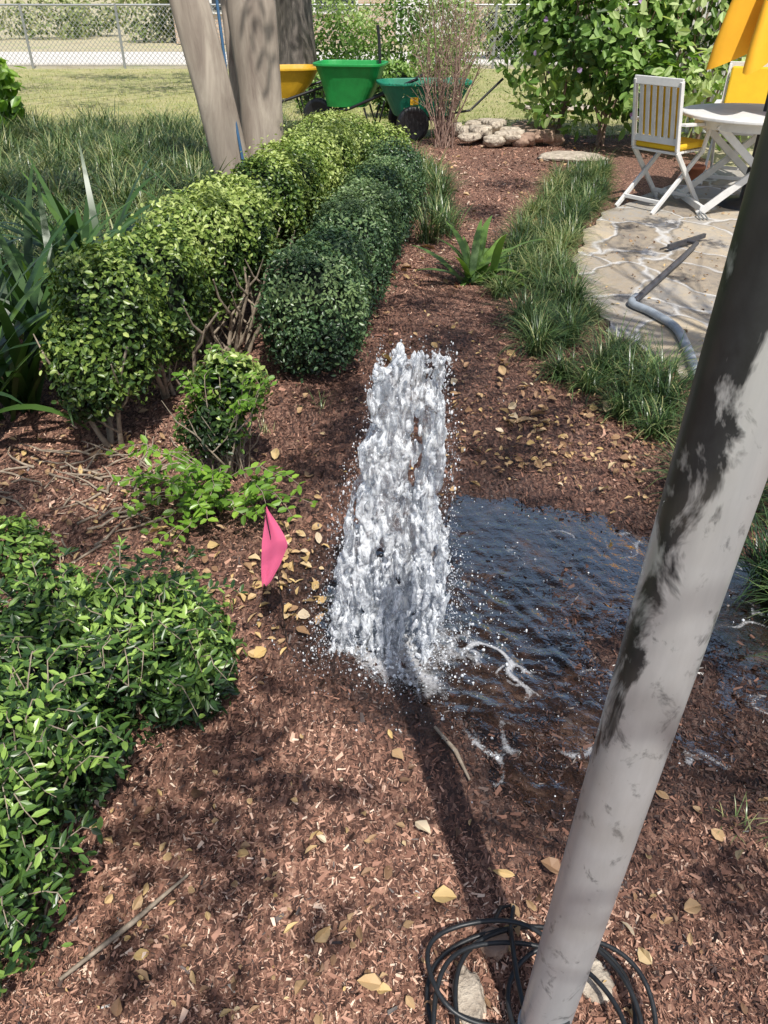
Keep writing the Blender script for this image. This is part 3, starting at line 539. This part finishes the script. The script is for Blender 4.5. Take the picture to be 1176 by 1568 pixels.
x2=m.new('ShaderNodeMixShader'); m.l(m.math('MULTIPLY',fm,.75),x2.inputs[0]); m.l(x1.outputs[0],x2.inputs[1]); m.l(m.b.outputs[0],x2.inputs[2]); m.l(x2.outputs[0],m.out.inputs[0])
pud=npmesh('puddle',np.stack([x,y,z],1),F,m.mat,foam,True)
# ------------------------------------------------------------------ water spout
def ico(sub):
    import bmesh
    bm=bmesh.new(); bmesh.ops.create_icosphere(bm,subdivisions=sub,radius=1); V=np.array([v.co for v in bm.verts]); F=np.array([[v.index for v in f.verts] for f in bm.faces]); bm.free(); return V,F
def balls(name,C,Rr,mat,sub=1,stretch=None,parent=None):
    V,F=ico(sub); n=len(C); S=np.repeat(Rr[:,None],3,1) if Rr.ndim==1 else Rr
    VV=(C[:,None]+V[None]*S[:,None]).reshape(-1,3); FF=(F[None]+(np.arange(n)*len(V))[:,None,None]).reshape(-1,3)
    return npmesh(name,VV,FF,mat,None,True,parent)
m=NT('white_water'); p=m.pos((1,1,.3)); n=m.noise(p,42,7,.75,.9); n2=m.noise(m.pos((1,1,.6)),190,3,.7)
m.set(Base_Color=m.ramp(n,[(.3,(.55,.60,.65)),(.56,(.92,.95,.98))]),Roughness=.07,IOR=1.33)
m.bump(m.math('ADD',n,m.math('MULTIPLY',n2,.4)),.6,.010)
g=m.new('ShaderNodeBsdfGlass'); g.inputs['IOR'].default_value=1.10; g.inputs['Roughness'].default_value=.0; g.inputs[0].default_value=(.97,.98,1,1); m.l(m.b.inputs['Normal'].links[0].from_socket,g.inputs['Normal'])
x=m.new('ShaderNodeMixShader'); m.l(m.ramp(n,[(.43,.92),(.56,.15)]),x.inputs[0]); m.l(m.b.outputs[0],x.inputs[1]); m.l(g.outputs[0],x.inputs[2]); m.l(x.outputs[0],m.out.inputs[0])
WW=m.mat
n=90000; fx=rng.uniform(-.25,1.6,n); fy=rng.uniform(1.08,2.45,n); ff=foamf(fx,fy); k=(rng.random(n)<(ff**2)*.30+.005)&(pudval(fx,fy)<.98); fx=fx[k];fy=fy[k]; r_=rng.lognormal(0,.55,len(fx))*.0012
balls('froth',np.c_[fx,fy,rng.uniform(-.001,.003,len(fx))],np.c_[r_,r_,r_*.8],WW,1,parent=pud)
C=[];Q=[]
zk=[0,.105,.226,.34,.446,.547,.643,.732,.817,.9]
XL=[-.150,-.140,-.124,-.108,-.09,-.071,-.050,-.020,-.026,.0]; XR=[.12,.155,.168,.165,.142,.132,.154,.142,.130,.138]
def hole(x_,z_,back):
    pp=np.array([[x_*1.0,0,z_*.26]]); h=sn(pp,70,75)[0]+.6*sn(pp,150,76)[0]
    mid=math.exp(-((x_-.052-.03*math.sin(z_*15))/.020)**2)*np.clip((.42-z_)/.3,0,1)
    mid2=math.exp(-((x_-.0-.015*math.sin(z_*19+1))/.010)**2)*np.clip((.36-z_)/.3,0,1)
    up=math.exp(-((x_-.062+.012*math.sin(z_*24))/.010)**2)*np.clip((z_-.55)/.1,0,1)*np.clip((.86-z_)/.1,0,1)*.5
    return (h+.9*mid+.7*mid2+up)*(.5 if back else 1)
ns=170
for i in range(ns):
    u=(i+rng.random())/ns; back=i%4==0
    if i%4==1: u=rng.beta(1.3,2.0)*.95
    yb=(.045 if back else 0)+rng.normal(0,.03); yt=(.02 if back else 0)+rng.normal(0,.016); ztop=.915-.05*rng.random()-.05*math.sin(u*9+1)**2-.04*(rng.random()<.3)
    if rng.random()<.3: ztop=rng.uniform(.35,.8)
    zlow=-.02; ph=rng.uniform(0,6.28); rad=rng.uniform(.0035,.0090); thr=rng.uniform(.3,.8)
    for z_ in np.arange(zlow,ztop,.0080):
        s=np.clip(z_/.6,0,1)**.8; uu=u+.03*math.sin(z_*14+ph)+.012*math.sin(z_*50+ph*2)
        xl=np.interp(z_,zk,XL)+.006*math.sin(z_*37)+.004*math.sin(z_*81); xr=np.interp(z_,zk,XR)+.006*math.sin(z_*31+2)+.004*math.sin(z_*90); x_=xl+(xr-xl)*uu; y_=1.655+yb*(1-s)+yt*s+.006*math.sin(z_*35+ph)
        if hole(x_,z_,back)>thr: continue
        r_=rad*(.85+.4*math.sin(z_*45+ph*3)+.18*rng.normal())
        if r_<.0028: continue
        C.append((x_+rng.normal(0,.002),y_,z_)); Q.append((r_,r_,r_*2.4))
for i in range(800):
    a=rng.uniform(0,6.28); d=abs(rng.normal(0,.12)); C.append((.03+math.cos(a)*d*1.25,1.65+math.sin(a)*d,abs(rng.normal(0,.022))*math.exp(-d*4)+.001)); r_=rng.uniform(.002,.007); Q.append((r_,r_,r_))
for (cx,cz,cr_) in [(.004,.895,.020),(.028,.915,.016),(.050,.905,.010),(.092,.895,.010),(.116,.915,.018),(.134,.905,.010),(-.012,.872,.014)]:
    for k in range(10):
        a=rng.uniform(0,6.28); C.append((cx+cr_*math.cos(a)+rng.normal(0,.003),1.65+cr_*.6*math.sin(a*2)+rng.normal(0,.006),cz-.012+cr_*math.sin(a)*.9)); r_=rng.uniform(.0035,.0075); Q.append((r_,r_,r_*1.4))
sp=empty('water_spout')
o=balls('water_column',np.array(C),np.array(Q),WW,1,parent=sp)
md=o.modifiers.new('remesh','REMESH'); md.mode='VOXEL'; md.voxel_size=.0030; md.use_smooth_shade=True
ms=o.modifiers.new('smooth','SMOOTH'); ms.factor=.5; ms.iterations=4
dg=bpy.context.evaluated_depsgraph_get(); me=bpy.data.meshes.new_from_object(o.evaluated_get(dg)); o.modifiers.clear(); o.data=me
if not me.materials: me.materials.append(WW)
nv=len(me.vertices); V=np.empty(nv*3,np.float32); me.vertices.foreach_get('co',V); V=V.reshape(-1,3); Nv=np.empty(nv*3,np.float32); me.vertices.foreach_get('normal',Nv); Nv=Nv.reshape(-1,3)
V=V+Nv*(.0016*sn(V*np.array([1,1,.4]),170,70)+.0006*sn(V,380,71))[:,None]; me.vertices.foreach_set('co',V.astype(np.float32).ravel()); me.update()
n=4200; z_=rng.uniform(0,.95,n)**1.35; side=rng.random(n); xl=np.interp(z_,zk,XL); xr=np.interp(z_,zk,XR); e=np.abs(rng.normal(0,1,n))*(.008+.038*(1-z_))
x_=np.where(side<.30,xl-e,np.where(side<.60,xr+e,xl+(xr-xl)*rng.random(n))); y_=1.65+rng.normal(0,.05,n)*(1.3-z_*.6)-.03
x2=rng.normal(.06,.2,1800); y2=rng.normal(1.66,.17,1800); z2=np.abs(rng.normal(0,.05,1800))
Cc=np.c_[np.r_[x_,x2],np.r_[y_,y2],np.r_[z_,z2]+.005]; r_=np.minimum(rng.lognormal(0,.5,len(Cc))*.0010,.0035)
balls('droplets',Cc,np.c_[r_,r_,r_*rng.uniform(1,2.4,len(r_))],WW,1,parent=sp)
# ------------------------------------------------------------------ furniture
def chair(loc,rz):
    p=empty('folding_chair',loc,rz); mb=MB()
    for s in(-.21,.21):
        mb.beam((-.30,s,.96),(-.19,s,.46),.022,.04); mb.beam((-.19,s,.46),(.27,s,0),.022,.04)
        mb.beam((.22,s*.86,.43),(-.34,s*.86,0),.022,.04)
        mb.beam((-.22,s*1.14,.66),(.2,s*1.14,.64),.05,.022); mb.beam((.17,s*1.14,.64),(.12,s*1.14,.43),.022,.035)
    mb.beam((-.30,-.22,.95),(-.30,.22,.95),.06,.022,side=(0,0,1)); mb.beam((-.20,-.2,.53),(-.20,.2,.53),.05,.02,side=(0,0,1))
    for y in np.linspace(-.15,.15,6): mb.beam((-.298,y,.93),(-.203,y,.54),.036,.012)
    for x in np.linspace(-.17,.2,6): mb.box((x,0,.445),(.055,.40,.018))
    mb.beam((.2,-.2,.07),(.2,.2,.07),.03,.02,side=(0,0,1)); mb.beam((-.25,-.18,.08),(-.25,.18,.08),.03,.02,side=(0,0,1))
    mb.obj('frame',[M['white']],p,.004)
    mb=MB(); mb.box((.02,0,.485),(.42,.40,.05)); rt=Matrix.Rotation(-.19,3,'Y'); mb.box((-.205,0,.74),(.05,.38,.42),rt); mb.obj('cushions',[M['cushion']],p,.018)
    return p
chair((2.36,7.0,.045),R(38)); chair((3.3,7.95,.045),R(-115)); chair((4.1,6.7,.045),R(170))
tb=empty('garden_table',(3.0,6.95,.045)); mb=MB()
loops=[[(r*math.cos(a),r*math.sin(a),z) for a in np.linspace(0,2*math.pi,48,endpoint=False)] for r,z in((.56,.69),(.58,.695),(.58,.715),(.57,.722))]; mb.loft(loops,sm=False)
loops=[[(r*math.cos(a),r*math.sin(a),z) for a in np.linspace(0,2*math.pi,48,endpoint=False)] for r,z in((.46,.62),(.46,.689))]; mb.loft(loops,sm=False)
for s in(-.3,.3): mb.beam((-.42,s,0),(.38,s,.66),.03,.055); mb.beam((.42,s*.85,0),(-.38,s*.85,.66),.03,.055)
mb.beam((-.4,-.32,.05),(-.4,.32,.05),.05,.03,side=(0,0,1)); mb.beam((.4,-.32,.05),(.4,.32,.05),.05,.03,side=(0,0,1)); mb.obj('frame',[M['white']],tb,.004)
ub=empty('patio_umbrella',(3.08,6.98,.045)); mb=MB(); mb.tube([(0,0,0),(0,0,2.5)],.02,12); mb.tube([(0,0,0),(0,0,.04),(0,0,.06),(0,0,.3)],[.22,.21,.04,.03],20); mb.obj('post',[M['black']],ub)
mb=MB(); loops=[]
for z_,r_,fd in [(2.45,.02,0),(2.3,.10,.1),(2.0,.22,.2),(1.7,.31,.28),(1.45,.37,.33),(1.25,.41,.36),(1.08,.42,.38)]:
    loops.append([(r_*(1+fd*math.cos(8*a))*math.cos(a)*.95,r_*(1+fd*math.cos(8*a))*math.sin(a)*.95,z_+(.07*math.cos(8*a+3.14) if z_<1.3 else 0)) for a in np.linspace(0,2*math.pi,96,endpoint=False)])
mb.loft(loops,cap0=True,cap1=False); mb.obj('canopy',[M['umb']],ub)
mb=MB(); mb.loft([[(2.95+r*math.cos(a),7.9+r*math.sin(a),z) for a in np.linspace(0,6.283,20,endpoint=False)] for r,z in((.06,.045),(.085,.17),(.095,.17),(.095,.2),(.08,.2),(.07,.1))]); mb.obj('terracotta_pot',[M['terra']])
mb=MB(); mb.tube([(2.62,6.75,.06),(2.6,6.65,.07),(2.58,6.6,.07)],.012,8)
for d in(-.03,0,.03): mb.tube([(2.58+d*.5,6.6,.07),(2.575+d,6.56,.07),(2.57+d,6.45,.055)],.006,6)
mb.obj('hand_fork',[M['galv']])
mb=MB(); A=Vector((2.0,5.55,.085)); B=Vector((2.36,5.85,.085)); mb.beam(A,B,.03,.02,side=(0,0,1))
d=(B-A).normalized(); pr2=Vector((-d.y,d.x,0))
for i in range(13): q=A+(B-A)*(i/12); mb.beam(q,q+pr2*.06+Vector((0,0,-.03)),.009,.009)
c=(A+B)/2; mb.tube([c,c-pr2*.08,Vector((2.02,5.30,.08)),Vector((1.47,4.45,.075))],[.014,.016,.019,.019],10)
mb.obj('garden_rake',[simple('dark_grey_metal',(.10,.10,.11),.45,.3)])
def cr(pts,k=10):
    P=[Vector(p) for p in pts]; P=[P[0]]+P+[P[-1]]; out=[]
    for i in range(1,len(P)-2):
        for j in range(k):
            t=j/k; out.append(.5*((2*P[i])+(P[i+1]-P[i-1])*t+(2*P[i-1]-5*P[i]+4*P[i+1]-P[i+2])*t*t+(3*P[i]-P[i-1]-3*P[i+1]+P[i+2])*t**3))
    return out+[P[-2]]
mb=MB(); mb.tube(cr([(1.50,4.52,.075),(1.45,4.42,.07),(1.52,4.27,.07),(1.58,4.05,.07),(1.56,3.8,.07),(1.50,3.45,.07),(1.47,3.2,.06),(1.5,2.95,.03)]),.024,10); mb.obj('garden_hose',[M['hose']])
# ------------------------------------------------------------------ carts
def tub(mb,L,W,H,z0,m=0,tb=.68,e=4,shift=0):
    def lp(a,b,z,sh=0): return [(sh+a/2*np.sign(math.cos(t))*abs(math.cos(t))**(2/e),b/2*np.sign(math.sin(t))*abs(math.sin(t))**(2/e),z) for t in np.linspace(0,2*math.pi,32,endpoint=False)]
    mb.loft([lp(L*tb,W*tb,z0,-shift),lp(L*(.5+tb/2)*.99,W*(.5+tb/2)*.99,z0+H*.5),lp(L,W,z0+H),lp(L+.06,W+.06,z0+H),lp(L+.06,W+.06,z0+H+.03),lp(L-.01,W-.01,z0+H+.03),lp(L*tb*.97,W*tb*.97,z0+.03,-shift)],m,sm=False)
def wheel(mb,c,r,wd,m,ax=(0,1,0)):
    c=Vector(c); ax=Vector(ax); x=Vector((1,0,0)); z=Vector((0,0,1)); prof=[(.35,-.35),(.75,-.4),(.95,-.5),(1,-.25),(1,.25),(.95,.5),(.75,.4),(.35,.35)]
    mb.loft([[c+ax*(w_*wd)+(x*math.cos(a)+z*math.sin(a))*r*rr_ for a in np.linspace(0,6.2832,24,endpoint=False)] for rr_,w_ in prof],m)
p=empty('garden_cart',(.50,10.9,0),R(8)); mb=MB(); tub(mb,1.12,.66,.34,.27,0); mb.obj('tub',[M['teal']],p,.006)
mb=MB(); [wheel(mb,(-.2,s,.2),.2,.09,0) for s in(-.36,.36)]; mb.beam((-.3,-.3,.25),(-.3,.3,.25),.04,.04,side=(1,0,0)); mb.box((0,0,.23),(.6,.3,.04)); mb.tube([(.3,0,.26),(.6,0,.3),(1.0,0,.65)],.015,8); mb.obj('running_gear',[M['black']],p)
mb=MB(); mb.box((-.18,-.335,.45),(.1,.012,.08)); mb.obj('badge',[M['yellowp']],p)
p=empty('wheelbarrow',(-.42,11.3,0),R(-10)); mb=MB(); tub(mb,.86,.66,.46,.32,0,.6,shift=.05); mb.obj('tray',[M['green']],p,.006)
mb=MB(); wheel(mb,(-.45,0,.2),.2,.1,0); [mb.tube([(-.5,s*.3,.2),(0,s,.3),(.9,s*1.2,.66)],.018,8) for s in(-.22,.22)]; [mb.tube([(.2,s,.32),(.3,s,.0),(.4,s,.36)],.014,8) for s in(-.2,.2)]; mb.tube([(.35,.2,.5),(.32,.25,1.05),(.3,.25,1.2)],.02,8); mb.obj('frame',[M['black']],p)
p=empty('wheelbarrow',(-1.35,11.7,0),R(14)); mb=MB(); tub(mb,.95,.6,.32,.38,0,.62,shift=.08); mb.obj('tray',[M['yellowp']],p,.006)
mb=MB(); wheel(mb,(-.45,0,.2),.2,.1,0); [mb.tube([(-.5,s*.3,.2),(0,s,.36),(.9,s*1.2,.62)],.018,8) for s in(-.22,.22)]; [mb.tube([(.2,s,.4),(.3,s,.0),(.4,s,.44)],.014,8) for s in(-.2,.2)]; mb.obj('frame',[M['black']],p)
# ------------------------------------------------------------------ fence, house, walls
fc=empty('chain_link_fence'); mb=MB()
for x in np.arange(-15,13.1,2.2): mb.tube([(x,21.3,-.05),(x,21.3,1.28)],.03,10)
mb.tube([(-15,21.3,1.25),(13,21.3,1.25)],.022,8); mb.obj('posts',[M['galv']],fc)
V=[];k=0
for x in np.arange(-16.2,13,.11):
    for s in(1,-1):
        x0=x if s>0 else x+1.2; x1=x+1.2 if s>0 else x; wd=.007; y0=21.27+.004*s
        V+= [(x0-wd,y0,.03),(x0+wd,y0,.03),(x1+wd,y0,1.23),(x1-wd,y0,1.23)]; k+=1
npmesh('mesh',np.array(V),np.arange(4*k).reshape(k,4),M['galv'],None,False,fc)
m=NT('beige_brick'); b=m.new('ShaderNodeTexBrick'); b.inputs['Scale'].default_value=1; b.inputs['Brick Width'].default_value=.22; b.inputs['Row Height'].default_value=.075; b.inputs['Mortar Size'].default_value=.008
b.inputs['Color1'].default_value=(.46,.32,.22,1); b.inputs['Color2'].default_value=(.56,.42,.31,1); b.inputs['Mortar'].default_value=(.5,.47,.42,1); p_=m.pos(rot=(R(90),0,0),obj=True); m.l(p_,b.inputs['Vector']); m.set(Base_Color=b.outputs['Color'],Roughness=.9)
hs=empty('brick_house'); mb=MB(); mb.box((0,34,1.4),(14,7,2.8)); mb.obj('walls',[m.mat],hs)
mb=MB(); mb.add([(-7.6,30,2.7),(7.6,30,2.7),(7.6,38,2.7),(-7.6,38,2.7),(-5,34,4.6),(5,34,4.6)],[(0,1,5,4),(2,3,4,5),(1,2,5),(3,0,4),(3,2,1,0)]); mb.obj('roof',[simple('shingle',(.2,.15,.12),.9)],hs)
mb=MB()
for x in(-5,-1.6,4.5): mb.box((x,30.46,1.5),(1.5,.1,1.3)); 
mb.box((1.6,30.46,1.1),(2.4,.08,2.1)); mb.obj('window_frames',[M['white']],hs)
mb=MB(); [mb.box((x,30.40,1.5),(1.3,.04,1.1)) for x in(-5,-1.6,4.5)]; mb.obj('window_glass',[simple('dark_glass',(.04,.05,.06),.1,bump=0)],hs)
wl=MB(); 
for x in np.arange(3.7,7.2,.105): wl.box((x,11.3-.05*(x-3.7),.85),(.09,.02,1.7))
wl.box((5.4,11.33,.35),(3.6,.04,.09)); wl.box((5.4,11.33,1.4),(3.6,.04,.09)); wl.obj('white_wooden_fence',[M['white']],None,.003)
